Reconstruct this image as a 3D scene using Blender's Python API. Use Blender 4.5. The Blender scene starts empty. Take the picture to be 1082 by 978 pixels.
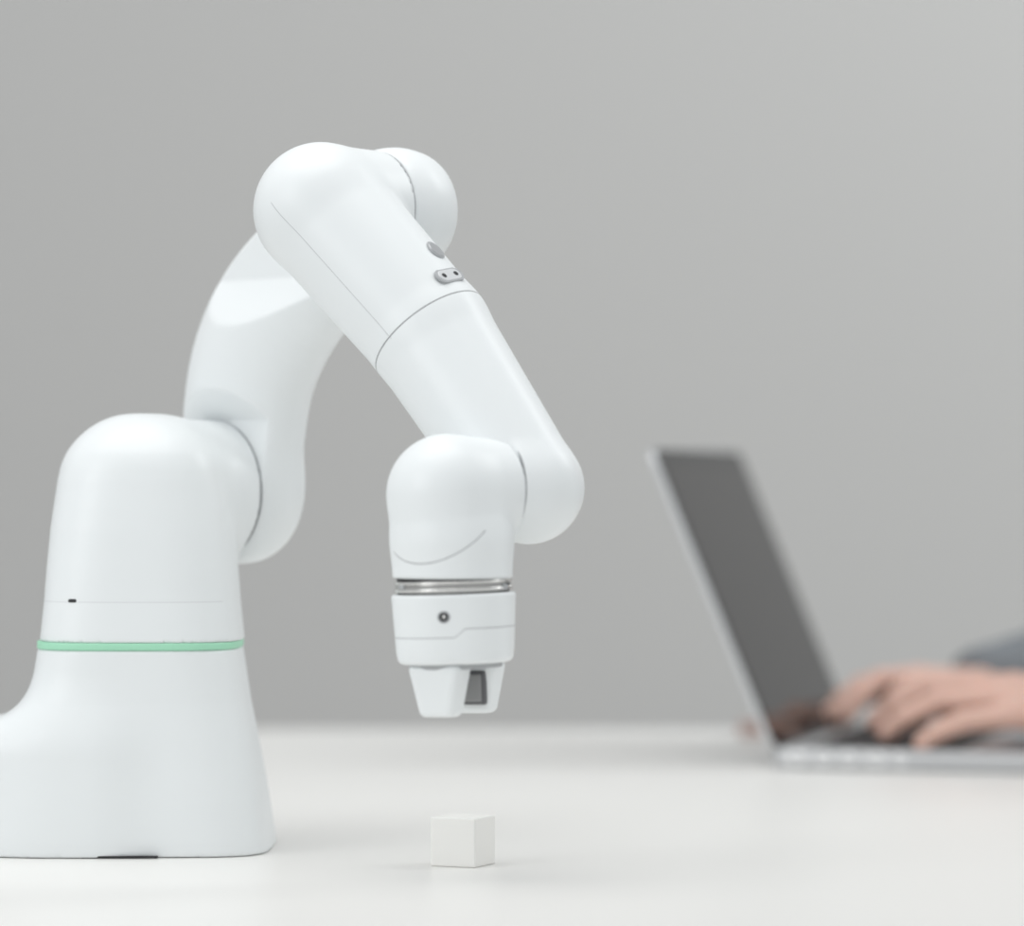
import bpy, bmesh, math
import numpy as np
from mathutils import Vector, Matrix, Euler

scene = bpy.context.scene
scene.view_settings.view_transform = 'Standard'
MM = 0.001

# ------------------------------------------------------------------ materials
def principled(name, color, rough=0.5, metal=0.0, coat=0.0, spec=0.5, emit=None, estr=0.0, sss=0.0):
    m = bpy.data.materials.new(name); m.use_nodes = True
    b = m.node_tree.nodes['Principled BSDF']
    b.inputs['Base Color'].default_value = (*color, 1)
    b.inputs['Roughness'].default_value = rough
    b.inputs['Metallic'].default_value = metal
    b.inputs['Coat Weight'].default_value = coat
    b.inputs['Coat Roughness'].default_value = 0.25
    b.inputs['Specular IOR Level'].default_value = spec
    if sss > 0:
        b.inputs['Subsurface Weight'].default_value = sss
        b.inputs['Subsurface Radius'].default_value = (0.01, 0.004, 0.002)
        b.inputs['Subsurface Scale'].default_value = 0.5
    if emit:
        b.inputs['Emission Color'].default_value = (*emit, 1)
        b.inputs['Emission Strength'].default_value = estr
    return m

def add_noise(m, scale, amount, bump=0.0, detail=4):
    nt = m.node_tree; b = nt.nodes['Principled BSDF']
    tc = nt.nodes.new('ShaderNodeTexCoord')
    n = nt.nodes.new('ShaderNodeTexNoise'); n.inputs['Scale'].default_value = scale
    n.inputs['Detail'].default_value = detail
    nt.links.new(tc.outputs['Object'], n.inputs['Vector'])
    c = b.inputs['Base Color'].default_value[:]
    mix = nt.nodes.new('ShaderNodeMix'); mix.data_type = 'RGBA'
    mix.inputs[6].default_value = (c[0]*(1-amount), c[1]*(1-amount), c[2]*(1-amount), 1)
    mix.inputs[7].default_value = (min(1, c[0]*(1+amount)), min(1, c[1]*(1+amount)), min(1, c[2]*(1+amount)), 1)
    nt.links.new(n.outputs['Fac'], mix.inputs[0])
    nt.links.new(mix.outputs[2], b.inputs['Base Color'])
    if bump > 0:
        bp = nt.nodes.new('ShaderNodeBump'); bp.inputs['Strength'].default_value = bump
        bp.inputs['Distance'].default_value = 0.001
        nt.links.new(n.outputs['Fac'], bp.inputs['Height'])
        nt.links.new(bp.outputs['Normal'], b.inputs['Normal'])
    return m

WHITE = (0.81, 0.835, 0.84)
def shell_material(name, seams=(), color=WHITE, rough=0.42, step=None):
    """white moulded plastic with thin joint gaps.  seams: (point_mm, normal, halfwidth_mm, centre_mm, radius_mm, grey)"""
    m = principled(name, color, rough, coat=0.12)
    nt = m.node_tree; N = nt.nodes; L = nt.links
    b = N['Principled BSDF']
    tc = N.new('ShaderNodeTexCoord')
    def math_(op, a, bb=None):
        n = N.new('ShaderNodeMath'); n.operation = op
        for i, v in enumerate((a, bb)):
            if v is None: continue
            if isinstance(v, (int, float)): n.inputs[i].default_value = v
            else: L.new(v, n.inputs[i])
        return n.outputs[0]
    def vm(op, a, vec):
        n = N.new('ShaderNodeVectorMath'); n.operation = op
        L.new(a, n.inputs[0])
        if vec is not None: n.inputs[1].default_value = vec
        return n
    masks = []
    for (c, nrm, w, cc, rad, g) in seams:
        nrm = Vector(nrm).normalized()
        d = vm('SUBTRACT', tc.outputs['Object'], Vector(c)*MM)
        dt = vm('DOT_PRODUCT', d.outputs[0], nrm)
        a = math_('ABSOLUTE', dt.outputs['Value'])
        m1 = math_('LESS_THAN', a, w*MM)
        e = vm('SUBTRACT', tc.outputs['Object'], Vector(cc)*MM)
        ln = vm('LENGTH', e.outputs[0], None)
        m2 = math_('LESS_THAN', ln.outputs['Value'], rad*MM)
        masks.append((math_('MULTIPLY', m1, m2), g))
    if step:
        (x0, x1, z0, z1, w, g) = step
        sp = N.new('ShaderNodeSeparateXYZ'); L.new(tc.outputs['Object'], sp.inputs[0])
        mr = N.new('ShaderNodeMapRange')
        for i, v in ((1, x0*MM), (2, x1*MM), (3, z0*MM), (4, z1*MM)): mr.inputs[i].default_value = v
        L.new(sp.outputs[0], mr.inputs[0])
        a = math_('ABSOLUTE', math_('SUBTRACT', sp.outputs[2], mr.outputs[0]))
        masks.append((math_('LESS_THAN', a, w*MM), g))
    col = None
    for mk, g in masks:
        mix = N.new('ShaderNodeMix'); mix.data_type = 'RGBA'
        if col is None: mix.inputs[6].default_value = (*color, 1)
        else: L.new(col, mix.inputs[6])
        mix.inputs[7].default_value = (g, g*1.02, g*1.04, 1)
        L.new(mk, mix.inputs[0]); col = mix.outputs[2]
    if col is not None: L.new(col, b.inputs['Base Color'])
    return m

# ------------------------------------------------------------------ SDF tools (mm)
def V(*a): return np.array(a, dtype=np.float64)
def smin(a, b, k):
    h = np.clip(0.5+0.5*(b-a)/k, 0, 1)
    return b*(1-h)+a*h-k*h*(1-h)
def smax(a, b, k): return -smin(-a, -b, k)
def cone(x, y, z, a, b, r1, r2):
    ax, ay, az = a; bx, by, bz = b[0]-ax, b[1]-ay, b[2]-az
    bb = bx*bx+by*by+bz*bz+1e-9
    px, py, pz = x-ax, y-ay, z-az
    t = np.clip((px*bx+py*by+pz*bz)/bb, 0, 1)
    return np.sqrt((px-bx*t)**2+(py-by*t)**2+(pz-bz*t)**2)-(r1+(r2-r1)*t)
def rcyl(x, y, z, a, b, R, r, R0=None):
    """rounded cylinder a->b, optional start radius R0"""
    a = np.array(a, float); b = np.array(b, float); u = b-a; Ln = np.linalg.norm(u); u /= Ln
    px, py, pz = x-a[0], y-a[1], z-a[2]
    t = px*u[0]+py*u[1]+pz*u[2]
    rad = np.sqrt(np.maximum(px*px+py*py+pz*pz-t*t, 0))
    if R0 is not None: R = R0+(R-R0)*np.clip(t/Ln, 0, 1)
    qx = rad-R+r; qy = np.abs(t-Ln/2)-Ln/2+r
    return np.minimum(np.maximum(qx, qy), 0)+np.hypot(np.maximum(qx, 0), np.maximum(qy, 0))-r
def rbox(x, y, z, c, hs, r):
    qx = np.abs(x-c[0])-hs[0]+r; qy = np.abs(y-c[1])-hs[1]+r; qz = np.abs(z-c[2])-hs[2]+r
    return np.minimum(np.maximum(qx, np.maximum(qy, qz)), 0)+np.sqrt(np.maximum(qx, 0)**2+np.maximum(qy, 0)**2+np.maximum(qz, 0)**2)-r
def ell(x, y, z, c, r):
    k = np.sqrt(((x-c[0])/r[0])**2+((y-c[1])/r[1])**2+((z-c[2])/r[2])**2)
    return (k-1)*min(r)
def supell(x, y, n, ax, ay):
    return ((np.abs(x/ax)**n+np.abs(y/ay)**n+1e-12)**(1.0/n)-1)*np.minimum(ax, ay)
def rmax(a, b, r):
    a = a+r; b = b+r
    return np.minimum(np.maximum(a, b), 0)+np.hypot(np.maximum(a, 0), np.maximum(b, 0))-r
def halfcap(x, y, z, a, b, r1, r2, edge=0.5):
    """tapered capsule from a to b, with its b end cut flat at b (joint face)"""
    a = np.array(a, float); b = np.array(b, float); u = (b-a)/np.linalg.norm(b-a)
    t = (x-b[0])*u[0]+(y-b[1])*u[1]+(z-b[2])*u[2]
    e = b+u*30
    rr = r1+(r2-r1)*(np.linalg.norm(b-a)+30)/np.linalg.norm(b-a)
    return rmax(cone(x, y, z, a, e, r1, rr), t, edge)
def spline(pts, n):
    """Catmull-Rom resample of control tuples"""
    P = np.array(pts, float); P = np.vstack([2*P[0]-P[1], P, 2*P[-1]-P[-2]])
    out = []
    for i in range(1, len(P)-2):
        for k in range(n):
            t = k/n
            out.append(0.5*((2*P[i])+(-P[i-1]+P[i+1])*t+(2*P[i-1]-5*P[i]+4*P[i+1]-P[i+2])*t*t+(-P[i-1]+3*P[i]-3*P[i+1]+P[i+2])*t**3))
    out.append(P[-2]); return out

def new_obj(name, me, mat, parent=None, loc=(0, 0, 0), rot=(0, 0, 0)):
    ob = bpy.data.objects.new(name, me); scene.collection.objects.link(ob)
    if mat: me.materials.append(mat)
    ob.location = loc; ob.rotation_euler = rot
    if parent:
        ob.parent = parent
        ob.matrix_parent_inverse = parent.matrix_basis.inverted()
    return ob

def mesh_sdf(name, f, lo, hi, h, mat, parent=None, loc=(0, 0, 0), rot=(0, 0, 0)):
    xs, ys, zs = [np.arange(lo[i]-1.5*h, hi[i]+2*h, h) for i in range(3)]
    X = xs[:, None, None]; Y = ys[None, :, None]; Z = zs[None, None, :]
    Vv = f(X+0*Y+0*Z, Y+0*X+0*Z, Z+0*X+0*Y)
    S = Vv < 0
    cnt = np.zeros([s-1 for s in S.shape], np.int8)
    for i in (0, 1):
        for j in (0, 1):
            for k in (0, 1):
                cnt += S[i:S.shape[0]-1+i, j:S.shape[1]-1+j, k:S.shape[2]-1+k]
    act = (cnt > 0) & (cnt < 8)
    idx = -np.ones(act.shape, np.int64)
    cells = np.argwhere(act); idx[act] = np.arange(len(cells))
    P = np.stack([xs[cells[:, 0]], ys[cells[:, 1]], zs[cells[:, 2]]], 1)+h/2
    e = 0.05*h
    for it in range(7):
        x, y, z = P.T
        v = f(x, y, z)
        g = np.stack([f(x+e, y, z)-f(x-e, y, z), f(x, y+e, z)-f(x, y-e, z), f(x, y, z+e)-f(x, y, z-e)], 1)/(2*e)
        g2 = np.maximum((g**2).sum(1), 1e-3)
        st = -(v/g2)[:, None]*g
        ln = np.linalg.norm(st, axis=1, keepdims=True)
        st *= np.minimum(1, 0.7*h/np.maximum(ln, 1e-9))
        P = P+st
    faces = []
    def quads(d0, offs):
        a = [slice(1, -1)]*3; b_ = [slice(1, -1)]*3
        a[d0] = slice(0, -1); b_[d0] = slice(1, None)
        s0 = S[tuple(a)]; s1 = S[tuple(b_)]
        ch = np.argwhere(s0 != s1)
        flag = s0[s0 != s1]
        base = ch.copy()
        for d in range(3):
            if d != d0: base[:, d] += 1
        q = []
        for o in offs:
            c = base+np.array(o)
            q.append(idx[c[:, 0], c[:, 1], c[:, 2]])
        q = np.stack(q, 1)
        q[~flag] = q[~flag][:, ::-1]
        faces.append(q)
    quads(0, [(0, -1, -1), (0, 0, -1), (0, 0, 0), (0, -1, 0)])
    quads(1, [(-1, 0, -1), (-1, 0, 0), (0, 0, 0), (0, 0, -1)])
    quads(2, [(-1, -1, 0), (0, -1, 0), (0, 0, 0), (-1, 0, 0)])
    F = np.concatenate(faces)
    F = F[(F >= 0).all(1)]
    me = bpy.data.meshes.new(name)
    me.from_pydata((P*MM).tolist(), [], F.tolist())
    me.validate()
    me.polygons.foreach_set('use_smooth', [True]*len(me.polygons))
    me.update()
    return new_obj(name, me, mat, parent, loc, rot)

def surf_point(f, p, d, tmax=200, n=2000):
    p = np.array(p, float); d = np.array(d, float); d /= np.linalg.norm(d)
    t = np.linspace(0, tmax, n); q = p[None]+t[:, None]*d[None]
    v = f(q[:, 0], q[:, 1], q[:, 2]); i = int(np.argmax(v < 0))
    s = q[i]; e = 0.3
    def ff(a): return float(f(np.array([a[0]]), np.array([a[1]]), np.array([a[2]]))[0])
    g = np.array([ff(s+np.eye(3)[k]*e)-ff(s-np.eye(3)[k]*e) for k in range(3)])
    return Vector(s), Vector(g).normalized()

def empty(name, loc, rot=(0, 0, 0)):
    e = bpy.data.objects.new(name, None); scene.collection.objects.link(e)
    e.location = loc; e.rotation_euler = rot; e.empty_display_size = 0.05
    return e

def box(name, c, s, mat, parent=None, bev=0.0, seg=3, rot=(0, 0, 0), local=False):
    """c, s in metres"""
    bm = bmesh.new(); bmesh.ops.create_cube(bm, size=1)
    for v in bm.verts: v.co = Vector((v.co.x*s[0], v.co.y*s[1], v.co.z*s[2]))
    if bev > 0:
        bmesh.ops.bevel(bm, geom=bm.edges[:], offset=bev, segments=seg, affect='EDGES', profile=0.5)
    me = bpy.data.meshes.new(name); bm.to_mesh(me); bm.free()
    for p in me.polygons: p.use_smooth = False
    ob = bpy.data.objects.new(name, me); scene.collection.objects.link(ob); me.materials.append(mat)
    ob.location = c; ob.rotation_euler = rot
    if parent:
        ob.parent = parent
        if not local: ob.matrix_parent_inverse = parent.matrix_basis.inverted()
    return ob

def disc_part(name, pos, nrm, r, thick, mat, parent, sx=1.0, up=(0, 0, 1), bev=0.3):
    """short rounded disc (mm) oriented along nrm; sx stretches along the 'side' direction"""
    bm = bmesh.new()
    segs = 64
    prof = [(0, thick/2), (r-bev, thick/2), (r, thick/2-bev), (r, -thick/2)]
    rings = []
    for (rr, zz) in prof:
        if rr == 0: rings.append([bm.verts.new((0, 0, zz*MM))]); continue
        ring = []
        for i in range(segs):
            a = 2*math.pi*i/segs
            x = rr*math.cos(a); x += math.copysign((sx-1)*r, x) if abs(x) > 1e-6 else 0
            ring.append(bm.verts.new((x*MM, rr*math.sin(a)*MM, zz*MM)))
        rings.append(ring)
    for i in range(segs):
        j = (i+1) % segs
        bm.faces.new((rings[0][0], rings[1][i], rings[1][j]))
        for k in (1, 2): bm.faces.new((rings[k][i], rings[k+1][i], rings[k+1][j], rings[k][j]))
    me = bpy.data.meshes.new(name); bm.to_mesh(me); bm.free()
    z = Vector(nrm).normalized(); x = Vector(up).cross(z).normalized(); y = z.cross(x)
    M = Matrix((x, y, z)).transposed().to_4x4(); M.translation = Vector(pos)*MM
    me.transform(M)
    return new_obj(name, me, mat, parent)

# ------------------------------------------------------------------ camera
cam = bpy.data.cameras.new('camera'); co = bpy.data.objects.new('camera', cam)
scene.collection.objects.link(co); scene.camera = co
co.location = (0, -2.0, 0.204); co.rotation_euler = (math.radians(90), 0, 0)
cam.sensor_width = 36; cam.lens = 4000/1082*36; cam.shift_y = 20/1082
cam.dof.use_dof = True; cam.dof.focus_distance = 2.02; cam.dof.aperture_fstop = 3.7
cam.clip_start = 0.05

# ------------------------------------------------------------------ room
m_wall = add_noise(principled('wall_paint', (0.56, 0.552, 0.540), 0.9), 1.2, 0.015)
m_floor = add_noise(principled('floor_concrete', (0.35, 0.345, 0.335), 0.6), 6, 0.08)
m_table = add_noise(principled('table_laminate', (0.82, 0.81, 0.785), 0.34), 3, 0.006)
box('wall_back', (0, 2.65, 0.55), (8, 0.1, 2.7), m_wall)
box('floor', (0, 0, -0.8), (8, 5.4, 0.1), m_floor)
box('baseboard_back', (0, 2.59, -0.70), (8, 0.02, 0.1), m_wall)
table = empty('table', (-0.2, 0.26, -0.75))
box('tabletop', (-0.25, 0.265, -0.015), (1.72, 1.73, 0.03), m_table, table, bev=0.003)
m_leg = principled('table_leg_steel', (0.6, 0.6, 0.6), 0.4, 0.6)
k = 1
for x in (-1.05, 0.55):
    for y in (-0.54, 1.07):
        box('leg_%d' % k, (x, y, -0.39), (0.05, 0.05, 0.72), m_leg, table, bev=0.003); k += 1

# ------------------------------------------------------------------ robot arm
robot = empty('robot_arm', (-0.207, 0.12, 0))
m_dark = principled('dark_rubber', (0.02, 0.02, 0.022), 0.6)
m_grey = principled('button_metal', (0.42, 0.43, 0.44), 0.3, 0.6)
m_lgrey = principled('button_light', (0.62, 0.63, 0.64), 0.35, 0.2)
m_steel = principled('flange_steel', (0.72, 0.71, 0.69), 0.16, 1.0)
m_steeld = principled('flange_steel_dark', (0.42, 0.415, 0.40), 0.22, 1.0)
m_green = principled('status_light_green', (0.36, 0.70, 0.50), 0.4, emit=(0.30, 0.80, 0.50), estr=0.04)
CX, CY = -207.5, 120.0

def f_base(x, y, z):
    zz = [0, 8, 30, 50, 82, 112, 130]
    ax = np.interp(z, zz, [74, 73.2, 70, 66.5, 60.3, 56, 54])
    ay = np.interp(z, zz, [66, 65.6, 63.5, 61, 57.5, 56, 54])
    n = np.interp(z, [0, 60, 112], [4.6, 4.0, 3.4])
    a = supell(x-CX, y-CY, n, ax, ay)
    d = rbox(x, y, z, (-290, CY, 19), (75, 57, 51.5), 16)
    d = smin(a, d, 32)
    d = rmax(d, z-112, 1.0)
    return rmax(d, 0.4-z, 0.6)
mat_base = shell_material('shell_base')
mesh_sdf('base_pedestal', f_base, (-370, 45, 0), (-128, 192, 114), 1.5, mat_base, robot)

def f_ring(x, y, z):
    a = supell(x-CX, y-CY, 3.4, 56.4, 56.4)
    return rmax(a, np.abs(z-114.0)-2.0, 0.5)
mesh_sdf('light_ring', f_ring, (-268, 60, 110), (-148, 180, 118), 0.8, m_green, robot)

O = np.array([-169.0, 158.0, 199.0]); s2 = math.sqrt(0.5)
A = np.array([s2, s2, 0]); R_ = np.array([s2, -s2, 0])
def f_shoulder(x, y, z):
    ax = np.interp(z, [112, 138, 156, 177, 190, 205, 220, 245], [56.2, 53.8, 52.6, 50.8, 49.2, 47, 44, 38])
    n = np.interp(z, [112, 215], [3.4, 2.5])
    a = supell(x-CX-1, y-CY, n, ax, ax)
    a = rmax(a, z-241.0, 31)
    c = halfcap(x, y, z, (CX, CY, 199), O, 40.5, 40, 1.2)
    d = smin(a, c, 8)
    return rmax(d, 116.1-z, 0.4)
mat_sh = shell_material('shell_shoulder', [((0, 0, 138.3), (0, 0, 1), 0.22, (CX-5, 60, 138), 58, 0.68)])
mesh_sdf('shoulder_housing', f_shoulder, (-268, 60, 115), (-130, 195, 243), 1.3, mat_sh, robot)
p, nn = surf_point(f_shoulder, (-240.5, 20, 139), (0, 1, 0))
disc_part('screw_hole', p, nn, 1.0, 0.8, m_dark, robot, sx=2.6)

# upper arm
ctrl = spline([(6, 199, 38), (7, 233, 40.5), (15, 268, 41.5), (35, 298, 41.5), (66, 323, 39), (101, 341, 35), (133, 352, 32)], 4)
def f_upper(x, y, z):
    px, py = x-O[0], y-O[1]
    rr = px*R_[0]+py*R_[1]; t = px*A[0]+py*A[1]
    ts = (t-15)/0.7
    d = None
    for (a, b) in zip(ctrl[:-1], ctrl[1:]):
        c = cone(rr, ts, z, (a[0], 0, a[1]), (b[0], 0, b[1]), a[2], b[2])
        d = c if d is None else smin(d, c, 3)
    d = d*0.8
    c1 = rcyl(rr, t, z, (0, 0.6, 199), (0, 38, 199), 40, 15)
    c2 = rcyl(rr, t, z, (133, -8, 352), (133, 40, 352), 32.5, 15)
    d = smin(d, c1, 10); d = smin(d, c2, 10)
    lim = np.interp(z, [239, 258, 290, 318], [0.5, -16, -16, 0.7])
    return smax(d, lim-t, 1.2)
mat_up = shell_material('shell_upper_arm')
mesh_sdf('upper_arm', f_upper, (-220, 15, 155), (-5, 220, 392), 1.3, mat_up, robot)
m_gap = principled('joint_gasket', (0.40, 0.41, 0.42), 0.6)
disc_part('gasket_shoulder', O+A*0.3, A, 39.7, 0.8, m_gap, robot, bev=0.05)

# forearm
E = V(-102.5, 36, 350); SJ = V(-43.6, 5, 282); B = V(8.3, -35, 201)
ES = V(-75, 64, 352)
A5 = V(-.86, -.5, 0); A5 /= np.linalg.norm(A5)
def f_forearm(x, y, z):
    d = cone(x, y, z, E, SJ, 35.6, 33.2)
    d = smin(d, cone(x, y, z, SJ, B, 33.2, 28.4), 3)
    c = halfcap(x, y, z, E, ES, 35.6, 32.4, 0.5)
    d = smin(d, c, 4)
    c = halfcap(x, y, z, B, B+A5*16, 28.2, 26.2, 0.8)
    return smin(d, c, 4)
w1 = (SJ-E)/np.linalg.norm(SJ-E); wa = (B-E)/np.linalg.norm(B-E)
Lr = np.cross(w1, (0, 1, 0)); Lr /= np.linalg.norm(Lr)
m_ = V(0, -1, 0)-w1*(-w1[1]); m_ /= np.linalg.norm(m_)
pn = 0.87*Lr+0.5*m_
mc = (E+SJ)/2+m_*25-Lr*22
mat_fa = shell_material('shell_forearm', [
    (SJ, tuple(wa), 0.38, SJ, 60, 0.28),
    (SJ, tuple(pn), 0.2, mc-w1*5, 52, 0.5)])
mesh_sdf('forearm', f_forearm, (-145, -75, 165), (42, 108, 392), 1.3, mat_fa, robot)
disc_part('gasket_elbow', ES+A*0.3, A, 31.9, 1.2, principled('elbow_gasket', (0.5, 0.51, 0.52), 0.6), robot, bev=0.05)

# buttons on forearm
for nm, (bx, bz), r, sx, mt in (('button_round', (-40.5, 326.5), 6.0, 1.0, m_grey), ('button_pair', (-33.0, 312.5), 4.8, 2.2, m_lgrey)):
    p, nn = surf_point(f_forearm, (bx, -120, bz), (0, 1, 0), 260)
    disc_part(nm+'_bezel', p, nn, r, 1.2, m_gap, robot, sx=sx, up=Vector(tuple(w1)), bev=0.2)
    disc_part(nm, p+nn*0.3, nn, r-0.9, 1.2, mt, robot, sx=sx, up=Vector(tuple(w1)), bev=0.3)
    if sx > 1:
        xd = Vector(tuple(w1)).cross(nn).normalized()
        for i, sgn in enumerate((-1, 1)):
            disc_part(nm+'_icon_%d' % (i+1), p+nn*0.9+xd*sgn*5, nn, 1.5, 0.4, m_dark, robot, bev=0.05)

# wrist head
H0 = V(-33.2, -60, 197.5); H1 = V(-30.8, -60, 174)
f_seam_c = B+A5*16.3
def f_head(x, y, z):
    d = cone(x, y, z, H0, H1, 30.4, 31.6)
    d = smin(d, cone(x, y, z, H1, V(-30, -60, 130), 31.6, 29.6), 2)
    c = halfcap(x, y, z, H0, f_seam_c, 30.0, 25.9, 0.6)
    d = smin(d, c, 4)
    return rmax(d, 154.8-z, 1.0)
mat_hd = shell_material('shell_wrist', [((-34.4, -91.4, 164.8), (-.504, -.845, 1), 0.25, (-39, -88, 171), 27, 0.35)])
mesh_sdf('wrist_head', f_head, (-68, -96, 152), (20, -20, 232), 1.1, mat_hd, robot)
disc_part('gasket_wrist', f_seam_c, tuple(A5), 26.2, 0.9, m_gap, robot, bev=0.05)

# tool flange and gripper (own local frame, slight roll)
GL = (-0.030, -0.060, 0.148); GR = (0, math.radians(-1.8), 0)
def local_disc(name, z0, z1, R, mat, bev=0.4, h=0.8):
    def f(x, y, z): return rcyl(x, y, z, (0, 0, z0), (0, 0, z1), R, bev)
    return mesh_sdf(name, f, (-R, -R, min(z0, z1)), (R, R, max(z0, z1)), h, mat, robot, GL, GR)
local_disc('flange_gap', -2.0, 8.0, 28.8, m_dark)
local_disc('flange_ring_upper', 4.4, 5.8, 30.4, m_steel, 0.3, 0.5)
local_disc('flange_ring_core', 0.5, 5.0, 29.7, m_steeld)
local_disc('flange_ring_lower', 0.2, 2.2, 30.4, m_steel, 0.3, 0.5)
for i, a in enumerate((-28, -150, 90)):
    aa = math.radians(a)
    disc_part('ring_tab_%d' % (i+1), (GL[0]*1000+29.8*math.cos(aa), GL[1]*1000+29.8*math.sin(aa), 150.8), (math.cos(aa), math.sin(aa), 0), 1.5, 1.2, m_gap, robot, sx=1.6)
def f_fl(x, y, z):
    a = np.interp(z, [-37, -30, 0], [29.3, 30.3, 32])
    d = supell(x, y, 2.3, a, a)
    d = rmax(d, z+0.8, 1.6)
    return rmax(d, -36.5-z, 3)
mat_fl = shell_material('shell_gripper_body', step=(0.5, 6, -22.6, -18.2, 0.25, 0.4))
mesh_sdf('gripper_body', f_fl, (-33, -33, -38), (33, 33, 0), 1.0, mat_fl, robot, GL, GR)
local_disc('gripper_plate', -39, -35.5, 24, m_gap)
sp_, nn = surf_point(f_fl, (-4.8, -60, -12), (0, 1, 0))
Mg = Matrix.Translation(Vector(GL)) @ Euler(GR).to_matrix().to_4x4()
wp = Mg @ (sp_*MM); wn = Mg.to_3x3() @ nn
disc_part('port_rim', Vector(wp)*1000, wn, 3.2, 0.8, m_grey, robot)
disc_part('port_socket', Vector(wp)*1000+wn*0.2, wn, 2.5, 0.7, m_dark, robot)
disc_part('port_pin', Vector(wp)*1000+wn*0.5, wn, 1.0, 0.6, m_steel, robot)
fr = math.radians(-30)
def f_finger(x, y, z):
    w = np.interp(z, [-64, -38], [10.0, 15.2]); dd = np.interp(z, [-64, -38], [6.2, 8.6])
    r = 4.0
    qx = np.abs(x)-w+r; qy = np.abs(y)-dd+r
    d2 = np.minimum(np.maximum(qx, qy), 0)+np.hypot(np.maximum(qx, 0), np.maximum(qy, 0))-r
    return rmax(d2, np.abs(z+50.2)-13.2, 3.0)
mat_fg = shell_material('shell_finger', rough=0.45)
def finger(name, lx, ly):
    q = Mg @ Vector((lx*MM, ly*MM, 0))
    rot = (Euler(GR).to_matrix() @ Matrix.Rotation(fr, 3, 'Z')).to_euler()
    mesh_sdf(name, f_finger, (-16, -9, -64), (16, 9, -36), 0.9, mat_fg, robot, q, rot)
    return q, rot
finger('gripper_finger_front', -8, -13)
q, rot = finger('gripper_finger_rear', 9.5, 14)
m_pad = principled('finger_pad', (0.13, 0.13, 0.135), 0.35)
def f_pad(x, y, z): return rbox(x, y, z, (4.0, -8, -50), (7.2, 1.8, 8.8), 1.4)
mesh_sdf('finger_pad', f_pad, (-4, -10, -60), (12, -5, -40), 0.6, m_pad, robot, q, rot)
def f_pad2(x, y, z): return rbox(x, y, z, (4.0, -9.6, -50), (5.4, 0.9, 7.0), 0.8)
mesh_sdf('finger_pad_insert', f_pad2, (-4, -11, -60), (12, -8, -40), 0.5, principled('pad_insert', (0.30, 0.30, 0.30), 0.3), robot, q, rot)
# dark strip for the slot, also standing in for the base's shadow gap
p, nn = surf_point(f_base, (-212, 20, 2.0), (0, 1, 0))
box('base_slot_shadow_strip', (-0.2125, p[1]*MM-0.0001, 0.0009), (0.041, 0.003, 0.0010), m_dark, robot, rot=(0, 0, -0.012))

# ------------------------------------------------------------------ small block
m_block = add_noise(principled('block_paint', (0.86, 0.85, 0.82), 0.6), 60, 0.01, 0.05)
th = math.radians(24); sb = 0.0262
blk = box('small_white_block', (-0.0195+sb/2*(-math.cos(th)+math.sin(th)), sb/2*(math.sin(th)+math.cos(th)), sb/2), (sb, sb, sb), m_block, None, bev=0.0010, rot=(0, 0, -th))

# ------------------------------------------------------------------ laptop
lap = empty('laptop', (0.1845, 0.693, 0), (0, 0, math.radians(-15)))
m_alu = add_noise(principled('laptop_aluminium', (0.60, 0.605, 0.615), 0.35, 0.75), 400, 0.02)
m_key = principled('laptop_keys', (0.02, 0.02, 0.022), 0.55)
m_well = principled('laptop_key_well', (0.05, 0.05, 0.052), 0.6)
m_glass = principled('laptop_display_glass', (0.013, 0.011, 0.0115), 0.06, spec=0.12)
m_bezel = principled('laptop_bezel', (0.010, 0.010, 0.011), 0.06, spec=0.10)
LW, LD, LT = 0.31, 0.235, 0.0135
def rounded_slab(name, c, s, rad, edge, mat, parent, rotm=None):
    bm = bmesh.new(); bmesh.ops.create_cube(bm, size=1)
    for v in bm.verts: v.co = Vector((v.co.x*s[0], v.co.y*s[1], v.co.z*s[2]))
    ve = [e for e in bm.edges if abs(e.verts[0].co.z-e.verts[1].co.z) > s[2]*0.5]
    bmesh.ops.bevel(bm, geom=ve, offset=rad, segments=8, affect='EDGES', profile=0.5)
    bm.normal_update()
    if edge > 0:
        he = [e for e in bm.edges if abs(e.verts[0].co.z-e.verts[1].co.z) < 1e-6 and len(e.link_faces) == 2 and abs(abs(e.link_faces[0].normal.z)-abs(e.link_faces[1].normal.z)) > 0.5]
        bmesh.ops.bevel(bm, geom=he, offset=edge, segments=3, affect='EDGES', profile=0.5)
    M = Matrix.Translation(Vector(c))
    if rotm: M = rotm @ M
    bm.transform(M)
    me = bpy.data.meshes.new(name); bm.to_mesh(me); bm.free()
    me.materials.append(mat)
    ob = bpy.data.objects.new(name, me); scene.collection.objects.link(ob); ob.parent = parent
    return ob
rounded_slab('base', (LD/2, LW/2, LT/2+0.0012), (LD, LW, LT), 0.010, 0.0015, m_alu, lap)
for i, (x, y) in enumerate(((0.02, 0.02), (0.02, 0.29), (0.215, 0.02), (0.215, 0.29))):
    rounded_slab('foot_%d' % (i+1), (x, y, 0.0008), (0.014, 0.014, 0.0016), 0.006, 0, m_well, lap)
top = LT+0.0012
rounded_slab('keyboard_well', (0.078, LW/2, top+0.0001), (0.112, 0.272, 0.0006), 0.003, 0, m_well, lap)
rounded_slab('trackpad', (0.185, LW/2, top+0.0001), (0.075, 0.105, 0.0006), 0.003, 0, principled('trackpad_glass', (0.55, 0.555, 0.56), 0.3, 0.4), lap)
bm = bmesh.new()
rows = [(14, 0.010), (14, 0.0165), (14, 0.0165), (13, 0.0165), (12, 0.0165), (9, 0.0165)]
xk = 0.026
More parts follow.
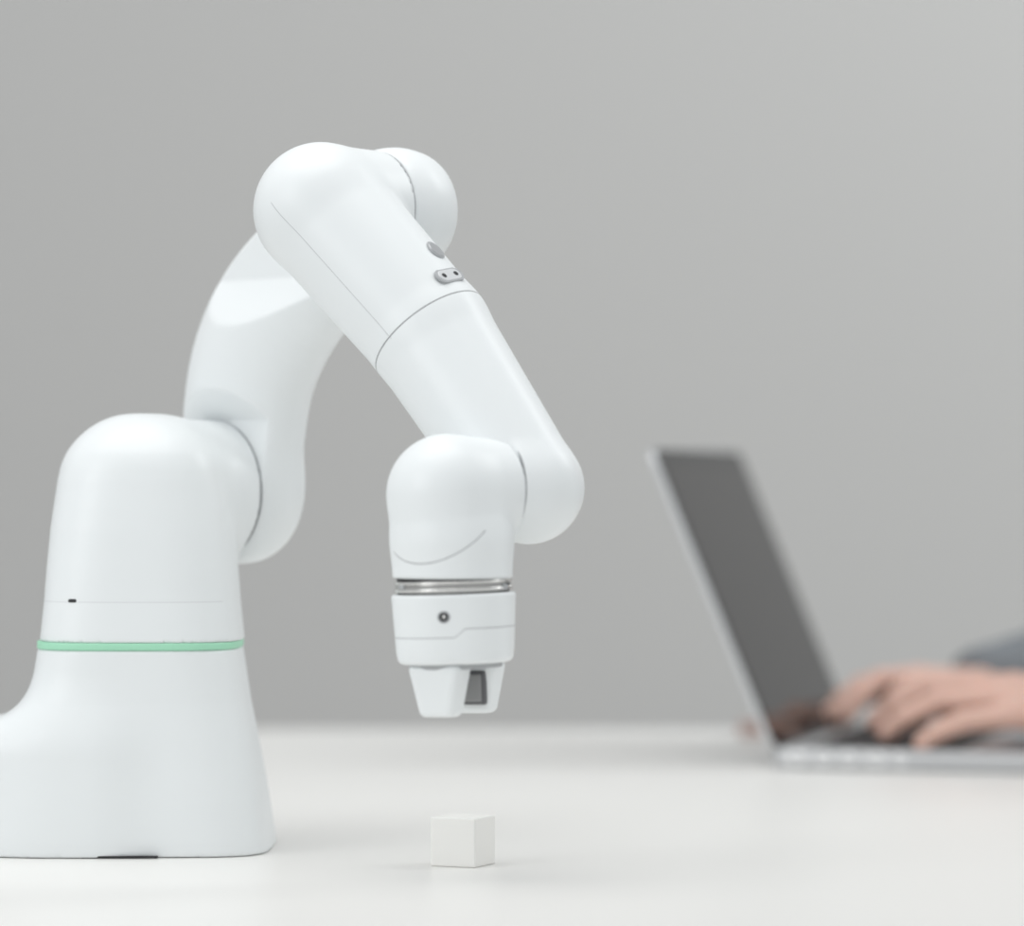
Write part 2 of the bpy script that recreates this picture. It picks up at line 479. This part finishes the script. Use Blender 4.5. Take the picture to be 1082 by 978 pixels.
for n_, dx in rows:
    pitch = 0.268/n_
    for j in range(n_):
        r = bmesh.ops.create_cube(bm, size=1)
        for v in r['verts']:
            tp = 0.94 if v.co.z > 0 else 1.0
            v.co = Vector((xk+dx/2+v.co.x*dx*tp, 0.021+pitch*(j+0.5)+v.co.y*(pitch-0.0028)*tp, top+0.0009+v.co.z*0.0016))
    xk += dx+0.0028
me = bpy.data.meshes.new('keys'); bm.to_mesh(me); bm.free(); me.materials.append(m_key)
kk = bpy.data.objects.new('keys', me); scene.collection.objects.link(kk); kk.parent = lap
# side ports
xp = 0.012
m_port = principled('port_metal', (0.12, 0.12, 0.13), 0.3, 0.8)
m_portw = principled('port_bright', (0.9, 0.9, 0.9), 0.3, 0.1)
for i, wd in enumerate((0.012, 0.009, 0.009, 0.012, 0.005)):
    rounded_slab('port_%d' % (i+1), (xp+wd/2, -0.0001, 0.0085), (wd*0.6, 0.0008, 0.0018), 0.0001, 0, m_port, lap)
    rounded_slab('port_rim_%d' % (i+1), (xp+wd/2, 0.0001, 0.0085), (wd+0.0016, 0.0007, 0.0085), 0.0001, 0, m_portw, lap)
    xp += wd+0.009
tau = math.radians(22.7); LL = 0.233
RT = Matrix.Translation(Vector((0.003, 0, top-0.001))) @ Matrix.Rotation(-tau, 4, 'Y')
def lid_part(name, c, s, rad, mat):
    bm = bmesh.new(); bmesh.ops.create_cube(bm, size=1)
    for v in bm.verts: v.co = Vector((v.co.x*s[0], v.co.y*s[1], v.co.z*s[2]))
    ve = [e for e in bm.edges if abs(e.verts[0].co.x-e.verts[1].co.x) > s[0]*0.5]
    bmesh.ops.bevel(bm, geom=ve, offset=rad, segments=8, affect='EDGES', profile=0.5)
    bm.transform(RT @ Matrix.Translation(Vector(c)))
    me = bpy.data.meshes.new(name); bm.to_mesh(me); bm.free(); me.materials.append(mat)
    ob = bpy.data.objects.new(name, me); scene.collection.objects.link(ob); ob.parent = lap
lid_part('lid', (-0.0024, LW/2, LL/2), (0.0047, LW, LL), 0.010, m_alu)
lid_part('screen_bezel', (0.0002, LW/2, LL/2+0.0005), (0.0006, LW-0.003, LL-0.004), 0.009, m_bezel)
lid_part('display', (0.0006, LW/2, LL/2+0.003), (0.0004, LW-0.022, LL-0.036), 0.001, m_glass)
bm = bmesh.new(); bmesh.ops.create_cone(bm, cap_ends=True, segments=24, radius1=0.0045, radius2=0.0045, depth=0.25)
bm.transform(Matrix.Translation((0.001, LW/2, top-0.001)) @ Matrix.Rotation(math.pi/2, 4, 'X'))
me = bpy.data.meshes.new('hinge'); bm.to_mesh(me); bm.free(); me.materials.append(m_well)
hg = bpy.data.objects.new('hinge', me); scene.collection.objects.link(hg); hg.parent = lap

# small eraser on the table behind the laptop
m_er = add_noise(principled('eraser_rubber', (0.45, 0.34, 0.31), 0.7), 80, 0.05)
box('eraser', (0.196, 1.04, 0.006), (0.026, 0.02, 0.012), m_er, None, bev=0.002, rot=(0, 0, 0.2))

# ------------------------------------------------------------------ person
person = empty('person', (0.756, 0.70, -0.75))
m_skin = add_noise(principled('skin', (0.69, 0.445, 0.365), 0.5, sss=0.15), 60, 0.08, 0.1)
m_nail = principled('fingernail', (0.80, 0.56, 0.48), 0.3)
m_shirt = add_noise(principled('shirt_cloth', (0.20, 0.215, 0.23), 0.9), 250, 0.2, 0.3)
m_trou = add_noise(principled('trouser_cloth', (0.05, 0.055, 0.07), 0.9), 250, 0.2, 0.3)
m_hair = add_noise(principled('hair', (0.035, 0.022, 0.015), 0.6), 200, 0.3, 0.5)

def hand_frame(fwd, thumb_dir, W, s=1.0):
    f = np.array(fwd, float); f /= np.linalg.norm(f)
    t = np.array(thumb_dir, float); t -= f*np.dot(t, f); t /= np.linalg.norm(t)
    u = np.array([0, 0, 1.0]); u -= f*np.dot(u, f); u -= t*np.dot(u, t); u /= np.linalg.norm(u)
    W = np.array(W, float)
    return lambda p: W+(f*p[0]+t*p[1]+u*p[2])*s
fing = {
 'index': [(84, 25, 9), (126, 30, 9), (149, 33, -2), (164, 33, -14)],
 'middle': [(90, 5, 12), (136, 6, 13), (160, 6, 1), (175, 6, -12)],
 'ring': [(85, -14, 9), (127, -20, 9), (150, -22, -2), (163, -22, -13)],
 'pinky': [(76, -32, 4), (108, -43, 1), (125, -46, -6), (135, -47, -13)]}
frad = {'index': (10.2, 8.6, 7.8, 6.6), 'middle': (10.5, 8.8, 8.0, 6.8), 'ring': (10, 8.4, 7.6, 6.4), 'pinky': (9, 7.4, 6.8, 5.8)}
thumb = [(22, 22, -5), (52, 44, -8), (84, 50, -10), (106, 46, -12)]
def make_hand(name, T, elbow, h=2.0, s=1.0):
    def f(x, y, z):
        d = cone(x, y, z, T((-8, -10, 0)), T((-8, 10, 0)), 19*s, 19*s)
        for k_ in fing:
            m0 = fing[k_][0]
            d = smin(d, cone(x, y, z, T((2, m0[1]*0.45, 0)), T(m0), 16*s, (frad[k_][0]+0.5)*s), 10)
        d = smin(d, cone(x, y, z, T((20, 12, -5)), T((50, 36, -7)), 17*s, 13*s), 12)
        d = smin(d, cone(x, y, z, T((14, -20, -7)), T((52, -26, -5)), 15*s, 12*s), 12)
        for k_ in fing:
            pts = fing[k_]; r = frad[k_]; g = None
            for i in range(3):
                c = cone(x, y, z, T(pts[i]), T(pts[i+1]), r[i]*s, r[i+1]*s)
                g = c if g is None else smin(g, c, 2)
            d = smin(d, g, 3)
        rt = (14, 11.5, 10, 8); g = None
        for i in range(3):
            c = cone(x, y, z, T(thumb[i]), T(thumb[i+1]), rt[i]*s, rt[i+1]*s)
            g = c if g is None else smin(g, c, 3)
        d = smin(d, g, 6)
        w0 = T((-5, 0, 0)); el = np.array(elbow, float); mid = w0+(el-w0)*0.55
        d = smin(d, cone(x, y, z, w0+(el-w0)*0.02, mid, 23.5*s, 33), 14)
        return smin(d, cone(x, y, z, mid, w0+(el-w0)*0.7, 33, 34), 6)
    pts = [T(p_) for k_ in fing for p_ in fing[k_]]+[T(p_) for p_ in thumb]+[T((-30, 0, 0)), np.array(elbow)*0.7+T((0, 0, 0))*0.3]
    pts = np.array(pts)
    mesh_sdf(name, f, pts.min(0)-38, pts.max(0)+38, h, m_skin, person)
    for k_ in list(fing)+['thumb']:
        P_ = fing.get(k_, thumb); a = T(P_[2]); b = T(P_[3]); dr = (b-a)/np.linalg.norm(b-a)
        up = T((0, 0, 1))-T((0, 0, 0)); fw = T((1, 0, 0))-T((0, 0, 0))
        o = (fw*0.6+up*0.8) if k_ != 'thumb' else up
        o = o-dr*np.dot(o, dr); o /= np.linalg.norm(o)
        rr = (frad[k_][3] if k_ != 'thumb' else 8)*s
        disc_part(name+'_nail_'+k_, a+(b-a)*0.8+o*(rr+0.3), o, rr*0.62, 1.2, m_nail, person, up=tuple(dr))
WL = V(444, 690, 41); WR = V(380, 1004, 38)
EL = V(655, 606, 60); ER = V(625, 1025, 82)
TL = hand_frame((-.955, .27, 0.0), (0.2, 1, 0.16), WL, 1.08)
TR = hand_frame((-.74, -.66, 0.0), (0.6, -.7, 0.05), WR, 1.0)
make_hand('left_hand', TL, EL, s=1.08)
make_hand('right_hand', TR, ER)

Fd = V(-.966, .259, 0); Ld = V(-.259, -.966, 0); TC = V(756, 700, 0)
def W(f_, l_, z_): return TC+Fd*f_+Ld*l_+V(0, 0, z_)
SL, SR = W(0, 180, 255), W(0, -180, 255)
def f_shirt(x, y, z):
    px, py = x-TC[0], y-TC[1]
    f_ = px*Fd[0]+py*Fd[1]; l_ = px*Ld[0]+py*Ld[1]
    fs = f_/0.66
    d = cone(fs, l_, z, (0, 0, -220), (10, 0, -60), 155, 135)
    d = smin(d, cone(fs, l_, z, (10, 0, -60), (0, 0, 150), 135, 158), 40)
    d = smin(d, cone(fs, l_, z, (0, -130, 235), (0, 130, 235), 62, 62), 60)
    d = d*0.75
    d = smin(d, cone(x, y, z, W(0, 0, 250), W(18, 0, 305), 75, 58), 30)
    for S_, E_, W_, cut in ((SL, EL, WL, 0.40), (SR, ER, WR, 1.0)):
        d = smin(d, cone(x, y, z, S_, E_, 62, 46), 20)
        d = smin(d, cone(x, y, z, E_, E_+(W_+(V(0, 0, 4) if cut > .6 else 0)-E_)*cut, 48, 35 if cut > .6 else 41), 10)
    return d+1.6*np.sin(x*0.07+z*0.05)*np.sin(y*0.06+z*0.09)
mesh_sdf('shirt', f_shirt, (320, 430, -380), (900, 1110, 340), 6, m_shirt, person)
def f_legs(x, y, z):
    px, py = x-TC[0], y-TC[1]
    fs = (px*Fd[0]+py*Fd[1])/0.8; l_ = px*Ld[0]+py*Ld[1]
    d = cone(fs, l_, z, (-10, -60, -240), (-10, 60, -240), 110, 110)*0.85
    for s in (-1, 1):
        d = smin(d, cone(x, y, z, W(0, 90*s, -240), W(400, 120*s, -235), 82, 62), 25)
        d = smin(d, cone(x, y, z, W(400, 120*s, -235), W(400, 115*s, -660), 60, 45), 12)
    return d
mesh_sdf('trousers', f_legs, (200, 430, -710), (900, 1130, -120), 8, m_trou, person)
def f_shoes(x, y, z):
    d = 1e3
    for s in (-1, 1):
        c = smin(cone(x, y, z, W(385, 115*s, -712), W(540, 125*s, -720), 38, 30), cone(x, y, z, W(400, 115*s, -700), W(400, 115*s, -660), 40, 38), 15)
        d = np.minimum(d, c)
    return smax(d, -749.5-z, 4)
mesh_sdf('shoes', f_shoes, (150, 430, -750), (480, 1000, -630), 5, m_key, person)
def f_headp(x, y, z):
    c = TC+Fd*45
    px, py = x-c[0], y-c[1]
    f_ = px*Fd[0]+py*Fd[1]; l_ = px*Ld[0]+py*Ld[1]
    d = ell(f_, l_, z, (-5, 0, 470), (98, 76, 105))
    d = smin(d, ell(f_, l_, z, (28, 0, 415), (60, 55, 62)), 25)
    d = smin(d, cone(f_, l_, z, (90, 0, 462), (106, 0, 434), 7, 12), 10)
    d = smin(d, cone(f_, l_, z, (84, -16, 400), (84, 16, 400), 7, 7), 8)
    d = smin(d, cone(f_, l_, z, (84, -35, 484), (84, 35, 484), 8, 8), 12)
    for s in (-1, 1):
        d = smax(d, -(np.sqrt((f_-97)**2+(l_-32*s)**2+(z-466)**2)-13), 10)
        d = smin(d, ell(f_, l_, z, (0, 80*s, 452), (18, 9, 30)), 5)
    return smin(d, cone(f_, l_, z, (-45, 0, 270), (-15, 0, 400), 58, 54), 20)
mesh_sdf('head', f_headp, (560, 580, 240), (860, 850, 585), 4, m_skin, person)
def f_hair(x, y, z):
    c = TC+Fd*45
    px, py = x-c[0], y-c[1]
    f_ = px*Fd[0]+py*Fd[1]; l_ = px*Ld[0]+py*Ld[1]
    d = ell(f_, l_, z, (-12, 0, 480), (104, 84, 110))+1.5*np.sin(f_*.25)*np.sin(l_*.3+z*.1)
    return smax(d, f_*0.55-(z-478), 6)
mesh_sdf('hair', f_hair, (560, 580, 350), (870, 850, 600), 5, m_hair, person)
m_eye = principled('eye_white', (0.8, 0.8, 0.78), 0.2); m_iris = principled('iris', (0.05, 0.03, 0.02), 0.2)
for nm, s in (('eye_left', 1), ('eye_right', -1)):
    c = TC+Fd*(45+82)+Ld*32*s+V(0, 0, 466)
    def f_eye(x, y, z, c=c): return np.sqrt((x-c[0])**2+(y-c[1])**2+(z-c[2])**2)-11
    mesh_sdf(nm, f_eye, c-12, c+12, 1.5, m_eye, person)
    disc_part(nm+'_iris', c+Fd*10.6, tuple(Fd), 5, 1.4, m_iris, person)

chair = empty('office_chair', (0.78, 0.69, -0.75), (0, 0, math.radians(-15)))
m_ch = principled('chair_fabric', (0.08, 0.08, 0.085), 0.85); m_chm = principled('chair_metal', (0.4, 0.4, 0.4), 0.3, 1.0)
def cpart(name, c, s, mat, bev, rot=(0, 0, 0)):
    return box(name, c, s, mat, chair, bev=bev, rot=rot, local=True)
cpart('seat', (0, 0, 0.367), (0.46, 0.46, 0.06), m_ch, 0.025)
cpart('backrest', (0.235, 0, 0.72), (0.05, 0.42, 0.44), m_ch, 0.022)
cpart('back_support', (0.24, 0, 0.45), (0.03, 0.08, 0.26), m_chm, 0.01)
cpart('column', (0, 0, 0.21), (0.05, 0.05, 0.28), m_chm, 0.02)
for i in range(5):
    a = i*2*math.pi/5
    cpart('star_leg_%d' % (i+1), (0.14*math.cos(a), 0.14*math.sin(a), 0.075), (0.28, 0.04, 0.03), m_chm, 0.01, (0, 0, a))
    cpart('castor_%d' % (i+1), (0.27*math.cos(a), 0.27*math.sin(a), 0.03), (0.05, 0.03, 0.06), m_key, 0.012, (0, 0, a))

# ------------------------------------------------------------------ lighting
w = bpy.data.worlds.new('world'); scene.world = w; w.use_nodes = True
bg = w.node_tree.nodes['Background']
bg.inputs[0].default_value = (0.95, 0.98, 1.0, 1); bg.inputs[1].default_value = 0.69
def area(name, loc, target, size, power, col=(1, 1, 1), sy=None):
    l = bpy.data.lights.new(name, 'AREA'); l.size = size; l.energy = power; l.color = col
    if sy: l.shape = 'RECTANGLE'; l.size_y = sy
    o = bpy.data.objects.new(name, l); scene.collection.objects.link(o)
    o.location = loc
    o.rotation_euler = (Vector(target)-Vector(loc)).to_track_quat('-Z', 'Y').to_euler()
area('ceiling_softbox', (-0.3, -0.05, 1.7), (-0.1, 0.15, 0), 1.3, 12.5, (1, 0.995, 0.98))
area('window_light', (-2.2, -1.6, 1.2), (0, 0.1, 0.15), 1.4, 16, (0.96, 0.985, 1.0))
area('wall_wash', (1.9, 0.9, 1.8), (1.0, 2.6, 0.3), 1.2, 28, (0.97, 1.0, 1.0))
